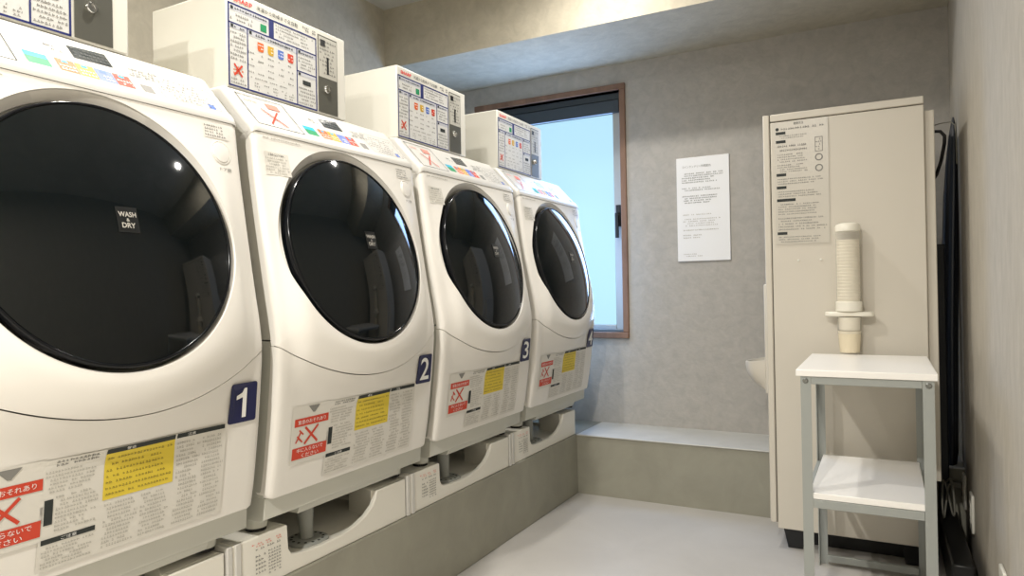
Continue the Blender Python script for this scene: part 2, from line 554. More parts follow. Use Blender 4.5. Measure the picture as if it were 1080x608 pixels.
def door_face(a, b, lift):
    r = sqrt(a * a + b * b)
    q = DC + Vector((0, 1, 0)) * a + DU * b + DN * (0.006 + 0.040 * (1 - (r / 0.2407) ** 2) + lift)
    return tuple(q)

def washing_machine(yc):
    rt = thing('washing_machine', (-1.6, 0, 0.40), None, None)
    ff, sf = front_face(0), slope_face(0)
    rnd = random.Random(3)
    hi_, lo_ = wash_body()
    hi_.build('cabinet_body', steel_side_m, rt, bevel=0.0015)
    lo_.build('lower_body', base_m, rt, bevel=0.0015)
    up = wash_front_upper().build('front_panel', plastic_m, rt, smooth='auto')
    lo = wash_front_lower().build('lower_panel', plastic2_m, rt, smooth='auto')
    cp = wash_control().build('control_panel', panel_m, rt, smooth='auto')
    # base below the panel with corner blocks
    b = MB().prism([(-1.900, 0.430), (-1.290, 0.430), (-1.276, 0.436), (-1.272, 0.4865), (-1.900, 0.4865)], 'y', -HW + .004, HW - .004)
    b.prism([(-1.40, 0.414), (-1.295, 0.414), (-1.287, 0.432), (-1.40, 0.432)], 'y', -0.185, HW - 0.095)
    b.build('base', base_m, rt, bevel=0.002)
    for fx in (-1.335, -1.80):
        for fy in (-0.280, 0.240):
            f = MB().lathe([(0.020, 0.0), (0.026, 0.0), (0.027, 0.006), (0.027, 0.030)], (fx, fy, 0.4075), 20).build('foot', base_m, rt, smooth='auto')
            MB().lathe([(0.024, 0), (0.024, 0.0085)], (fx, fy, 0.3995), 20).build('rubber_pad', rubber_m, f, smooth='auto')
    # door
    d = MB().loft([disc_ring(r, h) for r, h in ((0.246, -0.028), (0.2475, -0.004), (0.2480, 0.003), (0.2465, 0.0068), (0.2440, 0.0078), (0.2418, 0.0068), (0.2405, 0.0045), (0.2405, 0.0))], True, True, False).build('door', rim_m, rt, smooth=True)
    gl = [disc_ring(0.2407 * (1 - k / 15), 0.006 + 0.040 * (1 - (1 - k / 15) ** 2)) for k in range(15)]
    MB().loft(gl, True, False, True).build('door_glass', glass_m, d, smooth=True)
    pl = flat(); patch(pl, door_face, -0.020, 0.020, -0.012, 0.036, 0.0010, 4, 4)
    pl.build('emblem', mat('emblem_film', (20, 22, 22), 0.35) if 'emblem_film' not in MATS else MATS['emblem_film'], d)
    tx = flat()
    put_text(tx, door_face, 'WASH', -0.0165, 0.0165, 0.017, 0.0265, 0.0018, 0.02)
    put_text(tx, door_face, '&', -0.003, 0.003, 0.0085, 0.0145, 0.0018, 0.01)
    put_text(tx, door_face, 'DRY', -0.0125, 0.0125, -0.0035, 0.006, 0.0018, 0.02)
    tx.build('lettering', ink_pale_m, d)
    # round door button and the little notices beside the door
    def bring(r, l): return [ff(0.257 + r * cos(2 * PI * i / 32), 1.274 + r * sin(2 * PI * i / 32), l) for i in range(32)]
    MB().loft([bring(0.0265, -0.002), bring(0.0265, 0.0012), bring(0.0245, 0.0014), bring(0.0238, 0.0002), bring(0.0225, 0.0002), bring(0.0215, 0.0022), bring(0.012, 0.0030), bring(0.002, 0.0032)], True, False, True).build('door_button', plastic_m, rt, smooth='auto')
    ip = flat(); put_text(ip, ff, 'ドア開', 0.245, 0.279, 1.232, 1.240, 0.001)
    ip.build('button_caption', ink_m, rt)
    cs = flat(); patch(cs, ff, -0.286, -0.214, 1.244, 1.300, 0.0008, 3, 3)
    cs = cs.build('care_sticker', MATS['label_film'], rt)
    cp_ = flat(); small_print(cp_, ff, -0.284, -0.218, 1.247, 1.289, 6, 0.006, rnd, 0.0014)
    cp_.build('fine_print', ink_pale_m, cs)
    cp_ = flat(); small_print(cp_, ff, -0.284, -0.226, 1.290, 1.298, 1, 0.006, rnd, 0.0014, 0.8, 0)
    cp_.build('heading', ink_m, cs)
    cs = flat(); patch(cs, ff, 0.219, 0.283, 1.304, 1.337, 0.0008, 3, 3)
    cs = cs.build('door_sticker', plastic_m, rt)
    cp_ = flat(); small_print(cp_, ff, 0.221, 0.280, 1.306, 1.334, 4, 0.006, rnd, 0.0014)
    cp_.build('fine_print', ink_m, cs)
    em = flat(); small_print(em, ff, -0.285, -0.165, 1.331, 1.338, 1, 0.005, rnd, 0.001, 0.7, 0)
    em.build('embossed_line', ink_pale_m, rt)
    # control strip
    m = flat(); m.add([sf(-0.016, sb(.22), 0), sf(-0.016, sb(.52), 0), sf(0.061, sb(.50), 0), sf(0.061, sb(.17), 0)], [(0, 1, 2, 3)])
    disp = m.build('display', lcd_m, cp)
    m = flat(); small_print(m, sf, -0.012, 0.057, sb(.49), sb(.23), 3, 0.008, rnd, 0.0012, 0.6, 0.1)
    m.build('display_marks', lcd_dark_m, cp)
    def key(name, a0, a1, t0, t1, mm, lift=0.0004):
        q = flat(); patch(q, sf, a0, a1, sb(t1), sb(t0), lift); q.build(name, mm, cp)
    key('start_key', -0.116, -0.076, .69, .80, cyan_m); key('start_key', -0.116, -0.076, .80, .985, green_m)
    for k, (mm, m2) in enumerate(((orange_m, cyan_m), (amber_m, cyan_m), (lilac_m, blue_m), (red_m, cyan_m))):
        a0 = -0.061 + 0.036 * k
        key('course_key', a0, a0 + 0.034, .675, .985, mm)
        key('course_lamp', a0 + 0.010, a0 + 0.022, .70, .76, m2, 0.0008)
        m = flat(); small_print(m, sf, a0 + .003, a0 + .031, sb(.95), sb(.80), 2, 0.006, rnd, 0.0010, 0.6, 0.1)
        m.build('key_print', white_print, cp)
    key('guide_label', 0.100, 0.124, .78, 1.0, ink_m)
    blocks(cp, sf, 'fine_print', panel_ink_m, [(0.090, 0.165, sb(.60), sb(.36), 3), (-0.065, -0.030, sb(.50), sb(.33), 2)], 0.007, rnd, 0.001)
    blocks(cp, sf, 'guide_drawing', panel_ink_m, [(0.152, 0.272, sb(.97), sb(.40), 7)], 0.012, rnd, 0.001, 0.34, 0.25)
    m = flat(); outline(m, sf, 0.143, 0.282, sb(1.0), sb(.33), 0.0012); m.build('guide_border', ink_m, cp)
    key('blue_tab', 0.254, 0.270, .85, .97, blue_m)
    m = flat(); outline(m, sf, -0.287, -0.137, sb(1.05), sb(.13), 0.0024); m.build('notice_border', dark_ink_m, cp)
    m = flat(); bar(m, sf, -0.236, sb(.95), -0.184, sb(.50), 0.0045, .0016); bar(m, sf, -0.236, sb(.50), -0.184, sb(.95), 0.0045, .0018)
    m.build('red_cross', red_m, cp)
    blocks(cp, sf, 'red_print', pink_m, [(-0.274, -0.215, sb(.36), sb(.24), 1)], 0.007, rnd)
    m = flat(); patch(m, sf, -0.205, -0.165, sb(.42), sb(.25), 0.001); m.build('red_print', pink_m, cp)
    fx_ = lambda a, b, l: ff(a - 0.006, b, l)
    fs_ = lambda a, b, l: ff(a - 0.016, b, l)
    # lower labels: prohibition sticker
    st = flat(); patch(st, fx_, -0.258, -0.135, 0.556, 0.694, 0.0010, 16, 16)
    st = st.build('warning_sticker', paper_m, lo)
    plates(st, fx_, 'red_bar', red_m, [(-0.250, -0.138, 0.645, 0.664), (-0.252, -0.138, 0.566, 0.594)], 0.0018, 12, 3)
    m = flat(); bar(m, fx_, -0.215, 0.600, -0.172, 0.641, 0.006, 0.0020); bar(m, fx_, -0.215, 0.641, -0.172, 0.600, 0.006, 0.0021)
    m.build('red_cross', red_m, st)
    m = flat()
    bar(m, fx_, -0.243, 0.606, -0.228, 0.632, 0.004, .002); bar(m, fx_, -0.240, 0.622, -0.222, 0.606, 0.004, .002); bar(m, fx_, -0.234, 0.636, -0.220, 0.624, 0.004, .002)
    m.build('climbing_figure', red_m, st)
    words(st, fx_, 'lettering', white_print, [('窒息のおそれあり', -0.240, -0.148, 0.650, 0.660), ('中に入らないで', -0.238, -0.152, 0.5815, 0.5915), ('ください', -0.222, -0.166, 0.5685, 0.578)], 0.0026)
    m = flat(); m.add([fx_(-0.208, 0.691, .0018), fx_(-0.192, 0.674, .0018), fx_(-0.186, 0.674, .0018), fx_(-0.170, 0.691, .0018)], [(0, 1, 2, 3)])
    m.build('grey_tab', ink_m, st)
    # the wide instruction sheet
    sh = flat(); patch(sh, fs_, -0.130, 0.232, 0.502, 0.692, 0.0010, 40, 20)
    sh = sh.build('instruction_sheet', paper_m, lo)
    plates(sh, fs_, 'yellow_notice', yellow_m, [(-0.026, 0.112, 0.598, 0.682)], 0.0018, 16, 10)
    plates(sh, fs_, 'heading_bar', dark_ink_m, [(-0.026, 0.112, 0.682, 0.691), (0.116, 0.228, 0.682, 0.691), (-0.126, -0.036, 0.549, 0.558), (-0.124, -0.110, 0.582, 0.625)], 0.0018, 16, 4)
    words(sh, fs_, 'heading_lettering', white_print, [('警告', 0.010, 0.028, 0.6835, 0.6892), ('注意', 0.140, 0.158, 0.6835, 0.6892), ('ご注意', -0.094, -0.068, 0.5505, 0.5565)], 0.0026)
    blocks(sh, fs_, 'notice_print', MATS.get('yellow_notice_ink') or mat('yellow_notice_ink', (150, 134, 52), 0.6), [(-0.022, 0.108, 0.602, 0.678, 7)], 0.0062, rnd, 0.0026, 0.42)
    blocks(sh, fs_, 'sheet_heading', ink_m, [(-0.108, -0.038, 0.678, 0.690, 2)], 0.007, rnd, 0.0018, 0.7, 0.1)
    blocks(sh, fs_, 'fine_print', ink_pale_m, [(-0.124, -0.034, 0.634, 0.674, 6), (-0.106, -0.034, 0.566, 0.630, 9), (-0.124, -0.034, 0.506, 0.545, 6), (-0.022, 0.042, 0.508, 0.592, 11),
                                             (0.048, 0.110, 0.508, 0.592, 11), (0.118, 0.170, 0.508, 0.676, 20), (0.176, 0.228, 0.508, 0.676, 20)], 0.005, rnd, 0.0018)
    # number plate (the digit is added per machine)
    np_ = MB()
    n8 = []
    for cx_, cz_, t0 in ((0.286, 0.692, -PI / 2), (0.286, 0.767, 0), (0.225, 0.767, PI / 2), (0.225, 0.692, PI)):
        n8 += [(cx_ + .005 * cos(t0 + PI / 2 * q / 4), cz_ + .005 * sin(t0 + PI / 2 * q / 4)) for q in range(5)]
    ce = (0.2555, 0.7295)
    np_.loft([[ff(ce[0] + (a - ce[0]) * f, ce[1] + (b - ce[1]) * f, 0.0024 - (0.0024 if f > 1 else 0)) for a, b in n8] for f in (1.004, 1.0, 0.66, 0.33, 0.02)], True, False, True)
    np_.build('number_plate', navy_plate_m, rt)
    return rt

MLAB = ['white washer-dryer bearing a large 1 on its navy plate', 'white washer-dryer bearing a 2 on its navy plate',
        'white washer-dryer bearing a 3 on its navy plate', 'white washer-dryer bearing a 4 on its navy plate beside the window']
m0 = washing_machine(0)
machines = [m0] + [dup(m0) for _ in range(3)]
for k, o in enumerate(machines):
    yc = YC2 + (k - 1) * PITCH
    o.location = (-1.6, yc, 0.40)
    tag(o, MLAB[k], 'washing machine', 'washer-dryers in a row on the plinth')
    ORG = Vector((-1.6, 0, 0.40))
    pl = [c for c in o.children if c.name.startswith('number_plate')][0]
    tx = flat()
    if k == 0:
        g = lambda a, b, l: front_face(0)(a, b, 0.0040)
        one = [(0.2520, 0.698), (0.2625, 0.698), (0.2625, 0.761), (0.2555, 0.761), (0.2500, 0.7515), (0.2360, 0.7460), (0.2360, 0.7375), (0.2520, 0.7415)]
        tx.add([g(a, b, 0) for a, b in one], [(0, 1, 2, 7), (7, 2, 3, 4), (7, 4, 5, 6)])
    else:
        put_text(tx, front_face(0), str(k + 1), 0.234, 0.278, 0.697, 0.763, 0.0036, 0.012)
    tx.build('numeral', white_print, pl)

# ------------------------------------------------------------------ coin boxes on top of the machines
TX0 = -1.389
def coin_box():
    rt = thing('coin_box', (-1.53, 0, 1.4675), None, None)
    rnd = random.Random(11)
    ZB = 1.4675
    fc = lambda a, b, lift: (TX0 + lift, a, 1.465 + b)
    MB().box(-1.672, TX0, -0.209, 0.209, ZB, 1.706).build('casing', casing_m, rt, bevel=0.004)
    m = flat(); patch(m, fc, -0.207, 0.091, 0.006, 0.210, 0.0006)
    sh = m.build('price_sheet', mat('sheet_white', (216, 216, 212), 0.35) if 'sheet_white' not in MATS else MATS['sheet_white'], rt)
    m = flat()
    outline(m, fc, -0.207, 0.091, 0.006, 0.210, 0.0042, 0.0012)
    patch(m, fc, -0.207, 0.091, 0.1595, 0.1630, 0.0012)
    patch(m, fc, -0.0795, -0.0625, 0.161, 0.208, 0.0012)
    patch(m, fc, -0.1500, -0.1465, 0.008, 0.161, 0.0012)
    patch(m, fc, 0.0150, 0.0185, 0.008, 0.161, 0.0012)
    patch(m, fc, 0.0165, 0.089, 0.0995, 0.1025, 0.0012)
    m.build('navy_border', navy_m, sh)
    m = flat(); patch(m, fc, -0.203, -0.1500, 0.148, 0.1595, 0.0009); patch(m, fc, -0.1465, 0.015, 0.146, 0.1595, 0.0009)
    patch(m, fc, 0.0185, 0.087, 0.148, 0.1595, 0.0009); patch(m, fc, 0.0185, 0.087, 0.090, 0.0995, 0.0009); patch(m, fc, -0.203, -0.0795, 0.192, 0.206, 0.0009)
    m.build('heading_band', mat('pale_grey_print', (196, 198, 204), 0.45) if 'pale_grey_print' not in MATS else MATS['pale_grey_print'], sh)
    for a, mm in ((-0.107, orange_m), (-0.074, amber_m), (-0.040, blue_m), (-0.006, red_m)):
        m = flat()
        v = [fc(a - .010, .119, .0012), fc(a - .007, .114, .0012), fc(a + .007, .114, .0012), fc(a + .010, .119, .0012), fc(a + .010, .137, .0012), fc(a - .010, .137, .0012)]
        m.add(v, [(0, 1, 2, 3, 4, 5)])
        m.build('course_icon', mm, sh)
        m = flat(); small_print(m, fc, a - .008, a + .008, .118, .134, 2, 0.006, rnd, 0.0017, 0.5, 0); m.build('icon_print', white_print, sh)
    m = flat(); patch(m, fc, -0.107, -0.087, 0.168, 0.187, 0.0012); m.build('green_icon', green_m, sh)
    m = flat(); bar(m, fc, -0.190, .034, -0.166, .062, .005); bar(m, fc, -0.190, .062, -0.166, .034, .005); m.build('red_cross', red_m, sh)
    m = flat(); small_print(m, fc, -0.192, -0.162, .036, .060, 3, .008, rnd, .0011); m.build('hand_drawing', orange_m, sh)
    plates(sh, fc, 'dark_print', dark_ink_m, [(0.037, 0.067, 0.068, 0.080)] + [(a, a + .008, .150, .158) for a in (-0.199, -0.143, 0.022)] + [(0.022, 0.030, 0.091, 0.098), (-0.199, -0.191, .195, .203)], .0014, 1, 1)
    blocks(sh, fc, 'heading_print', dark_ink_m, [(-0.135, 0.010, .148, .157, 1), (-0.188, -0.152, .149, .157, 1), (0.032, 0.085, .149, .157, 1), (-0.187, -0.085, .195, .203, 1)], .008, rnd, .0014, .7, .2)
    fine = [(-0.200, -0.115, .167, .189, 2), (-0.056, 0.084, .168, .204, 4), (-0.200, -0.154, .070, .144, 7), (-0.200, -0.154, .012, .030, 2), (-0.140, 0.010, .040, .046, 1), (0.022, 0.084, .108, .144, 4), (0.022, 0.084, .012, .062, 5)]
    fine += [(a - .008, a + .008, .012, .034, 3) for a in (-0.120, -0.090, -0.060, -0.030, -0.004)]
    fine += [(a - .009, a + .010, .052 + .016 * r, .060 + .016 * r, 1) for r in range(4) for a in (-0.138, -0.107, -0.074, -0.040, -0.006)]
    blocks(sh, fc, 'fine_print', ink_m, fine, .0068, rnd, .0012, .58, .25)
    m = flat(); put_text(m, fc, 'SHARP', -0.190, -0.132, 0.2165, 0.2275, 0.0012, 0.03); m.build('logo', logo_m, rt)
    m = flat(); put_text(m, fc, '洗濯から乾燥まで全自動', -0.118, 0.022, 0.2175, 0.2285, 0.0012)
    m.build('title_lettering', dark_ink_m, rt)
    blocks(rt, fc, 'side_print', dark_ink_m, [(0.040, 0.062, .216, .230, 2), (0.066, 0.088, .216, .230, 2)], .007, rnd, .0012, .7, 0)
    plt = MB().box(TX0 - 0.001, TX0 + 0.0015, 0.097, 0.174, 1.465 + 0.008, 1.465 + 0.226).build('coin_plate', coin_metal_m, rt, bevel=0.0006)
    m = flat(); patch(m, fc, 0.099, 0.172, 0.108, 0.222, 0.0019); m.build('printed_plate', coin_print_m, plt)
    m = flat(); small_print(m, fc, 0.103, 0.168, .116, .216, 9, .010, rnd, .0024, .55, .3); m.build('plate_print', ink_m, plt)
    plates(plt, fc, 'coin_slot', black_m, [(0.130, 0.138, 0.120, 0.168), (0.106, 0.124, 0.196, 0.214)], 0.0028, 1, 1)
    c = Vector((TX0 + 0.0015, 0.130, 1.465 + 0.076))
    def rg(r, o): return [(c.x + o, c.y + r * cos(2 * PI * i / 20), c.z + r * sin(2 * PI * i / 20)) for i in range(20)]
    MB().loft([rg(.0115, 0), rg(.0115, .003), rg(.0095, .006), rg(.0055, .006), rg(.005, .004)], True, False, True).build('lock', chrome_m, plt, smooth='auto')
    return rt
CLAB = ['white coin box cropped at the top left, on machine 1', 'white coin box with price sheet, on machine 2', 'white coin box with price sheet, on machine 3',
        'white coin box on machine 4, partly before the window']
c0_ = coin_box()
boxes = [c0_] + [dup(c0_) for _ in range(3)]
for k, o in enumerate(boxes):
    o.location = (-1.53, 1.367 + (k - 1) * PITCH, 1.4675)
    tag(o, CLAB[k], 'coin box', 'coin payment boxes on the washer-dryers')

# ------------------------------------------------------------------ drain pans
def drain_pan():
    rt = thing('drain_pan', (-1.6, 0, PZ), None, None)
    X0, X1, W = -1.292, -1.925, 0.648
    Z0 = PZ + 0.0005
    mb = MB()
    sw = [(0.175, 0.3975), (0.178, 0.340), (0.186, 0.326), (0.205, 0.318), (0.245, 0.3135), (0.30, 0.311), (0.37, 0.3125), (0.42, 0.320), (0.465, 0.335), (0.495, 0.354), (0.508, 0.372), (0.513, 0.392)]
    poly = [(0, Z0), (W, Z0), (W, 0.392)] + sw[::-1][0:] + [(0.170, 0.3995), (0.0, 0.3995)]
    mb.prism(poly, 'x', X0 - 0.016, X0)
    mb.prism([(X0 - 0.015, 0.0), (X0 - 0.015, 0.175), (-1.44, 0.175), (-1.44, 0.0)], 'z', Z0, 0.3990)          # corner blocks
    mb.prism([(X0 - 0.015, 0.505), (X0 - 0.015, W), (-1.44, W), (-1.44, 0.56), (-1.40, 0.545), (-1.345, 0.525)], 'z', Z0, 0.392)
    mb.prism([(-1.77, 0.0), (-1.77, 0.15), (X1, 0.15), (X1, 0.0)], 'z', Z0, 0.3990)
    mb.prism([(-1.77, 0.50), (-1.77, W), (X1, W), (X1, 0.50)], 'z', Z0, 0.3990)
    mb.box(X1, X0 - 0.010, 0.004, W - 0.004, Z0, 0.304)
    mb.box(X1, X1 + 0.012, 0.0, W, Z0, 0.392)
    mb.box(X1, X0 - 0.02, 0.0, 0.012, Z0, 0.335).box(X1, X0 - 0.02, W - 0.012, W, Z0, 0.318)
    bd = mb.build('tray', pan_m, rt, bevel=0.003)
    MB().box(X0 - 0.05, X0 + 0.004, -0.004, 0.010, Z0, 0.4005).box(X0 - 0.05, X0 + 0.004, 0.018, 0.034, Z0, 0.4005).build('corner_rib', panel_m, rt, bevel=0.002)
    rnd = random.Random(5)
    fc = lambda a, b, lift: (X0 + lift, a, b)
    m = flat(); small_print(m, fc, 0.066, 0.155, .374, .385, 2, .008, rnd, .0012, .6, 0.1); m.build('red_print', pink_m, rt)
    m = flat(); small_print(m, fc, 0.066, 0.155, .366, .372, 1, .007, rnd, .0012, .8, 0.1)
    blocks(rt, fc, 'fine_print', ink_m, [(0.076, 0.106, .310, .358, 5), (0.114, 0.152, .300, .360, 8)], .008, rnd, .0012, .55, 0.1)
    m.build('fine_print', ink_m, rt)
    # round drain cover with holes
    dc = MB().lathe([(0.055, 0.0), (0.055, 0.006), (0.050, 0.009)], (-1.362, 0.31, 0.304), 28).build('drain_cover', hose_m, rt, smooth='auto')
    h = MB()
    for i in range(14):
        t = 2 * PI * i / 14
        h.lathe([(0.004, 0), (0.004, 0.0006)], (-1.362 + .041 * cos(t), 0.31 + .041 * sin(t), 0.3130), 8)
    h.build('drain_hole', rubber_m, dc)
    MB().tube([(-1.372, 0.312, 0.3955), (-1.370, 0.312, 0.37), (-1.366, 0.31, 0.34), (-1.364, 0.31, 0.3135)], [0.023, 0.021, 0.018, 0.018], 16).build('drain_pipe', hose_m, rt, smooth='auto')
    return rt
PLAB = ['cream drain pan under machine 1, cropped by the frame bottom', 'cream drain pan with scooped front under machine 2', 'cream drain pan with scooped front under machine 3', 'cream drain pan under machine 4, end of the plinth']
p0 = drain_pan()
pans = [p0] + [dup(p0) for _ in range(3)]
for k, o in enumerate(pans):
    o.location = (-1.6, 1.068 + (k - 1) * 0.657 - 0.013, PZ)
    tag(o, PLAB[k], 'drain pan', 'drain pans under the washer-dryers')

# ------------------------------------------------------------------ tall beige vending cabinet
VX0, VX1, VY0, VY1, VZ0, VZ1 = -0.355, 0.128, 2.680, 3.012, 0.075, 1.582
vend = thing('vending_cabinet', (-0.12, 2.85, 0), 'tall beige vending cabinet on short black feet beside the white rack', 'vending machine')
MB().box(VX0, VX1, VY0 + 0.0015, VY1, VZ0, 1.5525).build('body', vend_m, vend, bevel=0.003)
MB().box(VX0 + .002, VX1 - .003, VY0 + 0.006, VY1, 1.5520, 1.5560).build('lid_gap', vend_dark_m, vend)
MB().box(VX0, VX1, VY0, VY1, 1.5555, VZ1).build('lid', vend_m, vend, bevel=0.003)
MB().box(VX0 - 0.0035, VX0 + .001, VY0 + 0.006, VY1, VZ0 + 0.02, VZ1 - .002).build('door_gap', vend_dark_m, vend)
dr = MB().box(-0.381, VX0 - 0.003, VY0, VY1, 0.095, VZ1).build('door', vend_m, vend, bevel=0.004)
dp = MB().box(-0.400, -0.3805, 2.755, 2.945, 0.552, 0.965).build('dispensing_panel', vend_m, dr, bevel=0.006, seg=3)
# scoop: half bowl hanging on the door
sc = MB()
NA = 22
def scoop_ring(f, z, inset):
    out = []
    for i in range(NA + 1):
        t = PI * i / NA
        out.append((-0.400 - (0.085 * f - inset) * sin(t), 2.85 - (0.085 * (0.75 + .25 * f) - inset) * cos(t), z))
    return out
outer = [scoop_ring(f, z, 0) for f, z in ((0.12, 0.560), (0.50, 0.578), (0.80, 0.602), (0.96, 0.628), (1.0, 0.652))]
# the rim rises toward the door
outer.append([(x, y, 0.664 + 0.013 * (1 - (abs(x + 0.400) / 0.086))) for x, y, z in scoop_ring(1.0, 0.66, 0)])
inner_ = [[(x, y, 0.664 + 0.013 * (1 - (abs(x + 0.400) / 0.086))) for x, y, z in scoop_ring(1.0, 0.66, 0.006)]] + [scoop_ring(f, z, 0.006) for f, z in ((0.95, 0.632), (0.78, 0.612), (0.45, 0.600))]
sc.loft(outer + inner_, False, False, True)
sc.build('scoop', vend_m, dr, smooth='auto')
MB().box(VX1 + .0005, 0.158, VY0 + 0.022, VY1 - 0.01, 0.296, 1.536).build('rear_cover', vend_m, vend, bevel=0.003)
for fx in (-0.30, 0.075):
    for fy in (2.735, 2.955):
        r4 = lambda h, z: [(fx - h, fy - h, z), (fx + h, fy - h, z), (fx + h, fy + h, z), (fx - h, fy + h, z)]
        MB().loft([r4(.026, 0.0), r4(.026, .006), r4(.036, .060), r4(.038, .0745)]).build('foot', black_m, vend, bevel=0.003)
MB().box(-0.25, 0.150, 2.775, 2.79, 0.001, VZ0 - .0005).build('underside_shade', black_m, vend)  # black strip standing in for the deep shade under the cabinet
vf = lambda a, b, lift: (a, VY0 - lift, b)
m = flat(); patch(m, vf, -0.342, -0.163, 1.107, 1.551, 0.0006)
vs_ = m.build('instruction_sheet', mat('clear_film', (203, 198, 186), 0.3), vend)
rnd = random.Random(21)
m = flat()
for b0 in (1.505, 1.474, 1.354, 1.308, 1.262, 1.142):
    patch(m, vf, -0.336, -0.303 + (0.03 if b0 == 1.262 else 0), b0, b0 + 0.010, 0.0012)
m.add([vf(-0.331 + .006 * cos(2 * PI * i / 12), 1.525 + .006 * sin(2 * PI * i / 12), .0012) for i in range(12)], [tuple(range(12))])
put_text(m, vf, '使用方法', -0.276, -0.243, 1.536, 1.546, 0.0012)
m.build('heading', dark_ink_m, vs_)
m = flat()
small_print(m, vf, -0.318, -0.175, 1.519, 1.530, 1, .008, rnd, .0012, .7, .05)
for b0, b1, n in ((1.488, 1.503, 2), (1.440, 1.470, 2), (1.402, 1.436, 4), (1.366, 1.398, 4), (1.322, 1.348, 3), (1.276, 1.302, 3), (1.212, 1.256, 5), (1.156, 1.206, 5), (1.112, 1.138, 3)):
    small_print(m, vf, -0.332, -0.172 if b0 < 1.35 else -0.225, b0, b1, n, .0058, rnd, .0012, .55, .3)
m.build('fine_print', ink_m, vs_)
m = flat(); outline(m, vf, -0.206, -0.181, 1.432, 1.484, .002); small_print(m, vf, -0.203, -0.184, 1.436, 1.480, 5, .007, rnd, .0012)
for cz_ in (1.412, 1.374):
    ring = [vf(-0.194 + .013 * cos(2 * PI * i / 16), cz_ + .013 * sin(2 * PI * i / 16), .0012) for i in range(16)]
    ring2 = [vf(-0.194 + .009 * cos(2 * PI * i / 16), cz_ + .009 * sin(2 * PI * i / 16), .0012) for i in range(16)]
    m.loft([ring, ring2], True, False, False)
m.build('diagram', ink_m, vs_)
for a in (-0.268, -0.194):
    ring = lambda r, o: [(a + r * cos(2 * PI * i / 12), VY0 - o, 1.048 + r * sin(2 * PI * i / 12)) for i in range(12)]
    MB().loft([ring(.004, -.001), ring(.004, .001), ring(.002, .002)], True, False, True).build('screw', plate_m, vend, smooth='auto')

# ------------------------------------------------------------------ white rack with grey steel frame
rack = thing('rack', (-0.05, 2.36, 0), 'white two-shelf rack on a grey steel frame beside the tall cabinet', 'rack')
RX0, RX1, RY0, RY1, RZ = -0.224, 0.120, 2.106, 2.612, 0.721
MB().box(RX0, RX1, RY0, RY1, RZ - 0.019, RZ).build('top_board', rack_white_m, rack, bevel=0.002)
MB().box(RX0 + 0.030, RX1 - 0.028, RY0 + 0.006, RY1 - 0.006, 0.358, 0.376).build('shelf_board', rack_white_m, rack, bevel=0.002)
LX0, LX1, LY0, LY1 = RX0 + 0.012, RX1 - 0.008, RY0 + 0.004, RY1 - 0.004
th = 0.003
def angle_leg(x, sx, y, sy):
    mb = MB()
    xa, xb = sorted((x, x + sx * 0.027)); ya, yb = sorted((y, y + sy * th))
    mb.box(xa, xb, ya, yb, 0.0, RZ - 0.0195)
    xa, xb = sorted((x, x + sx * th)); ya, yb = sorted((y + sy * th, y + sy * 0.027))
    mb.box(xa, xb, ya, yb, 0.0, RZ - 0.0195)
    return mb
for x, sx in ((LX0, 1), (LX1, -1)):
    for y, sy in ((LY0, 1), (LY1, -1)):
        angle_leg(x, sx, y, sy).build('leg', rack_metal_m, rack)
def rail(x0, x1, y0, y1, z0, z1): MB().box(x0, x1, y0, y1, z0, z1).build('rail', rack_metal_m, rack, bevel=0.001)
for z0, z1 in ((0.681, 0.7015), (0.334, 0.3575)):
    rail(LX0 + .0275, LX1 - .0275, LY0 + .0005, LY0 + .012, z0, z1)
    rail(LX0 + .0275, LX1 - .0275, LY1 - .012, LY1 - .0005, z0, z1)
    rail(LX0 + .0005, LX0 + .012, LY0 + .0275, LY1 - .0275, z0, z1)
    rail(LX1 - .012, LX1 - .0005, LY0 + .0275, LY1 - .0275, z0, z1)
rail(LX0 + .0275, LX1 - .0275, LY1 - .016, LY1 - .0005, 0.012, 0.034)
for x in (LX0 + .013, LX1 - .013):
    ring = lambda r, o: [(x + r * cos(2 * PI * i / 14), LY0 - o, 0.690 + r * sin(2 * PI * i / 14)) for i in range(14)]
    MB().loft([ring(.0075, 0), ring(.0075, .002), ring(.005, .004), ring(.003, .004), ring(.0025, .0025)], True, False, True).build('bolt', bolt_m, rack, smooth='auto')

# ------------------------------------------------------------------ paper cup dispenser on the cabinet's side
cd = thing('cup_dispenser', (-0.106, 2.638, 0.724), 'clear tube of stacked cream paper cups above the white rack', 'cup dispenser')
CC = (-0.106, 2.638, 0)
MB().lathe([(0.0385, 0.868), (0.0385, 1.148)], CC, 40, False, False).build('tube', tube_m, cd, smooth='auto')
MB().lathe([(0.0392, 1.140), (0.0395, 1.156), (0.036, 1.163), (0.024, 1.168), (0.008, 1.169)], CC, 40).build('cap', cap_m, cd, smooth='auto')
prof = []
z = 0.880
while z < 1.108:
    prof += [(0.0345, z), (0.0362, z + 0.0075), (0.0368, z + 0.009), (0.0362, z + 0.0105)]
    z += 0.011
MB().lathe(prof + [(0.030, z), (0.030, z - .004)], CC, 36).build('cup_stack', cup_m, cd, smooth='auto')
MB().lathe([(0.0390, 0.866), (0.0415, 0.868), (0.0415, 0.898), (0.0390, 0.900)], CC, 40).build('collar', cap_m, cd, smooth='auto')
fl = MB()
fo = []
for i in range(40):
    t = 2 * PI * i / 40
    fo.append((CC[0] + 0.076 * (abs(cos(t)) ** 0.55) * (1 if cos(t) >= 0 else -1), CC[1] + 0.030 * (abs(sin(t)) ** 0.8) * (1 if sin(t) >= 0 else -1)))
fl.prism(fo, 'z', 0.849, 0.865)
fl.build('flange', cap_m, cd, bevel=0.004)
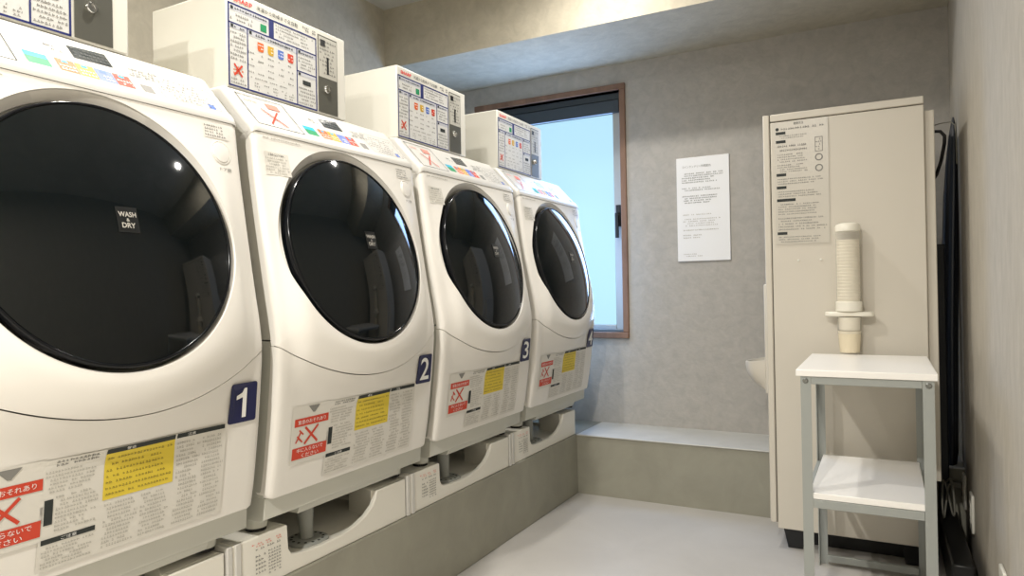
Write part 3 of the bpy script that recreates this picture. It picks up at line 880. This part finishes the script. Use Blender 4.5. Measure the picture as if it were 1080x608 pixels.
MB().lathe([(0.0375, 0.790), (0.0380, 0.848)], CC, 40, False, False).build('lower_sleeve', tube_m, cd, smooth='auto')
MB().lathe([(0.0300, 0.726), (0.0310, 0.7265), (0.0350, 0.788), (0.0362, 0.800), (0.0350, 0.800), (0.034, 0.792)], CC, 36).build('lowest_cup', beige_m, cd, smooth='auto')
MB().lathe([(0.0315, 0.802), (0.0345, 0.846)], CC, 36).build('inner_cup', cup_m, cd, smooth='auto')
br = MB().box(CC[0] - .018, CC[0] + .018, 2.662, VY0 - 0.0002, 0.868, 0.892)
br.box(CC[0] - .012, CC[0] + .012, 2.670, VY0 - 0.0002, 1.08, 1.11)
br.build('bracket', cap_m, cd, bevel=0.002)

# ------------------------------------------------------------------ notice on the far wall
nb = thing('notice_board', (-0.75, YB, 1.083), 'white printed notice board on the far grey wall', 'notice board')
NX0, NX1, NZ0, NZ1 = -0.875, -0.627, 1.083, 1.581
MB().box(NX0, NX1, YB - 0.009, YB - 0.0003, NZ0, NZ1).build('board', notice_m, nb, bevel=0.0015)
nf = lambda a, b, lift: (a, YB - 0.009 - lift, b)
rnd = random.Random(31)
m = flat()
put_text(m, nf, 'コインランドリー利用案内', -0.846, -0.712, 1.530, 1.542, 0.0012)
for b0, b1, n in ((1.456, 1.508, 5), (1.418, 1.438, 2), (1.358, 1.400, 4)):
    small_print(m, nf, -0.848, -0.656, b0, b1, n, .008, rnd, .0012, .6, .35)
m.build('print', ink_m, nb)
blocks(nb, nf, 'pale_print', ink_pale_m, [(-0.846, -0.656 if n != 2 else -0.75, b0, b1, n) for b0, b1, n in ((1.300, 1.312, 1), (1.248, 1.290, 4), (1.226, 1.238, 1), (1.190, 1.214, 2), (1.103, 1.122, 2))], .008, rnd, .0012, .5, .3)

# ------------------------------------------------------------------ outlets and cords on the right wall
def outlet(yc, zc, label, plug):
    o = thing('wall_outlet', (XR, yc, zc), label, 'outlet', 'outlet plates on the right wall')
    MB().box(XR - 0.009, XR - 0.0003, yc - 0.036, yc + 0.036, zc - 0.062, zc + 0.062).build('plate', plate_m, o, bevel=0.003)
    MB().box(XR - 0.011, XR - 0.0085, yc - 0.018, yc + 0.018, zc - 0.034, zc + 0.034).build('socket', plate_m, o, bevel=0.001)
    s = MB()
    for dz in (-.018, .016):
        s.box(XR - 0.0116, XR - 0.0109, yc - .008, yc - .006, zc + dz - .004, zc + dz + .005).box(XR - 0.0116, XR - 0.0109, yc + .006, yc + .008, zc + dz - .004, zc + dz + .005)
    s.build('slot', black_m, o)
outlet(3.00, 0.200, 'far outlet plate with a cord plugged in, by the dark gap', True)
outlet(2.753, 0.192, 'middle outlet plate with nothing plugged in, on the right wall', False)
outlet(2.068, 0.192, 'nearest outlet plate, cut by the frame bottom, on the right wall', False)
pc = thing('power_cord', (0.21, 2.97, 0.2), 'grey power cord coiled from the far outlet', 'cord')
MB().box(XR - 0.050, XR - 0.0118, 2.985, 3.012, 0.205, 0.232).build('plug', cord_grey_m, pc, bevel=0.005)
coil = [(XR - .048, 2.99, .218), (XR - .062, 2.96, .226), (XR - .072, 2.93, .235)]
for i in range(34):
    t = 2 * PI * i / 15
    coil.append((0.186 + .018 * sin(t * .5 + .4), 2.88 + .030 * cos(t), 0.205 + .056 * sin(t + 1.2) - .0006 * i))
MB().tube(coil, 0.0034, 8).build('cord', cord_grey_m, pc, smooth=True)
ORG = Vector((0, 0, 0))
ck = MB().tube([(0.158 + .0, 2.97, 1.50), (0.172, 2.97, 1.512), (0.192, 2.97, 1.510), (0.205, 2.97, 1.492), (0.204, 2.97, 1.465), (0.192, 2.97, 1.40), (0.178, 2.97, 1.355), (0.163, 2.97, 1.33)], 0.006, 10).build('cable_loop', cord_m, smooth=True)
tag(ck, 'black cable loop behind the upper edge of the tall cabinet', 'cable')
wr = MB().tube([(0.158, 2.96, 1.528), (0.19, 2.95, 1.535), (0.222, 2.94, 1.535), (0.234, 2.93, 1.52), (0.2362, 2.92, 1.47), (0.2365, 2.92, 1.38)], 0.0022, 8).build('wire', cord_grey_m, smooth=True)
tag(wr, 'thin wire running from the cabinet top to the right wall', 'wire')
# dark furled bundle and the black board behind the cabinet
fb = thing('furled_cloth', (0.206, 3.075, PZ), 'tall dark furled cloth standing between the cabinet and the right wall', 'furled cloth')
prs = [(0.028, 0.0), (0.034, .05), (0.035, .5), (0.034, .80), (0.032, 1.0), (0.026, 1.13), (0.017, 1.23), (0.008, 1.28), (0.003, 1.30)]
mb = MB()
rings = []
for r, h in prs:
    rings.append([(0.206 + 0.034 * h / 1.3 - 0.006 * sin(PI * h / 1.3) + r * .78 * (1 + .10 * cos(5 * 2 * PI * i / 40)) * cos(2 * PI * i / 40), 3.075 + r * 1.2 * (1 + .10 * cos(5 * 2 * PI * i / 40)) * sin(2 * PI * i / 40), PZ + .0005 + h) for i in range(40)])
mb.loft(rings)
mb.build('cloth', cloth_m, fb, smooth='auto')
ORG = Vector((0, 0, 0))
bd = MB().box(0.166, 0.200, 2.992, 3.012, 0.0005, 1.10).build('dark_board', cloth_m, bevel=0.004)
tag(bd, 'narrow dark board standing upright behind the tall cabinet', 'board')
bb = MB().box(0.163, 0.222, 2.42, 2.985, 0.0005, 0.125).build('gap_shade_block', black_m, bevel=0.006)  # one black block for a dark object and the shadow on the gap floor
tag(bb, 'flat black block for a dark object and deep shadow in the gap below the outlets', 'dark block')
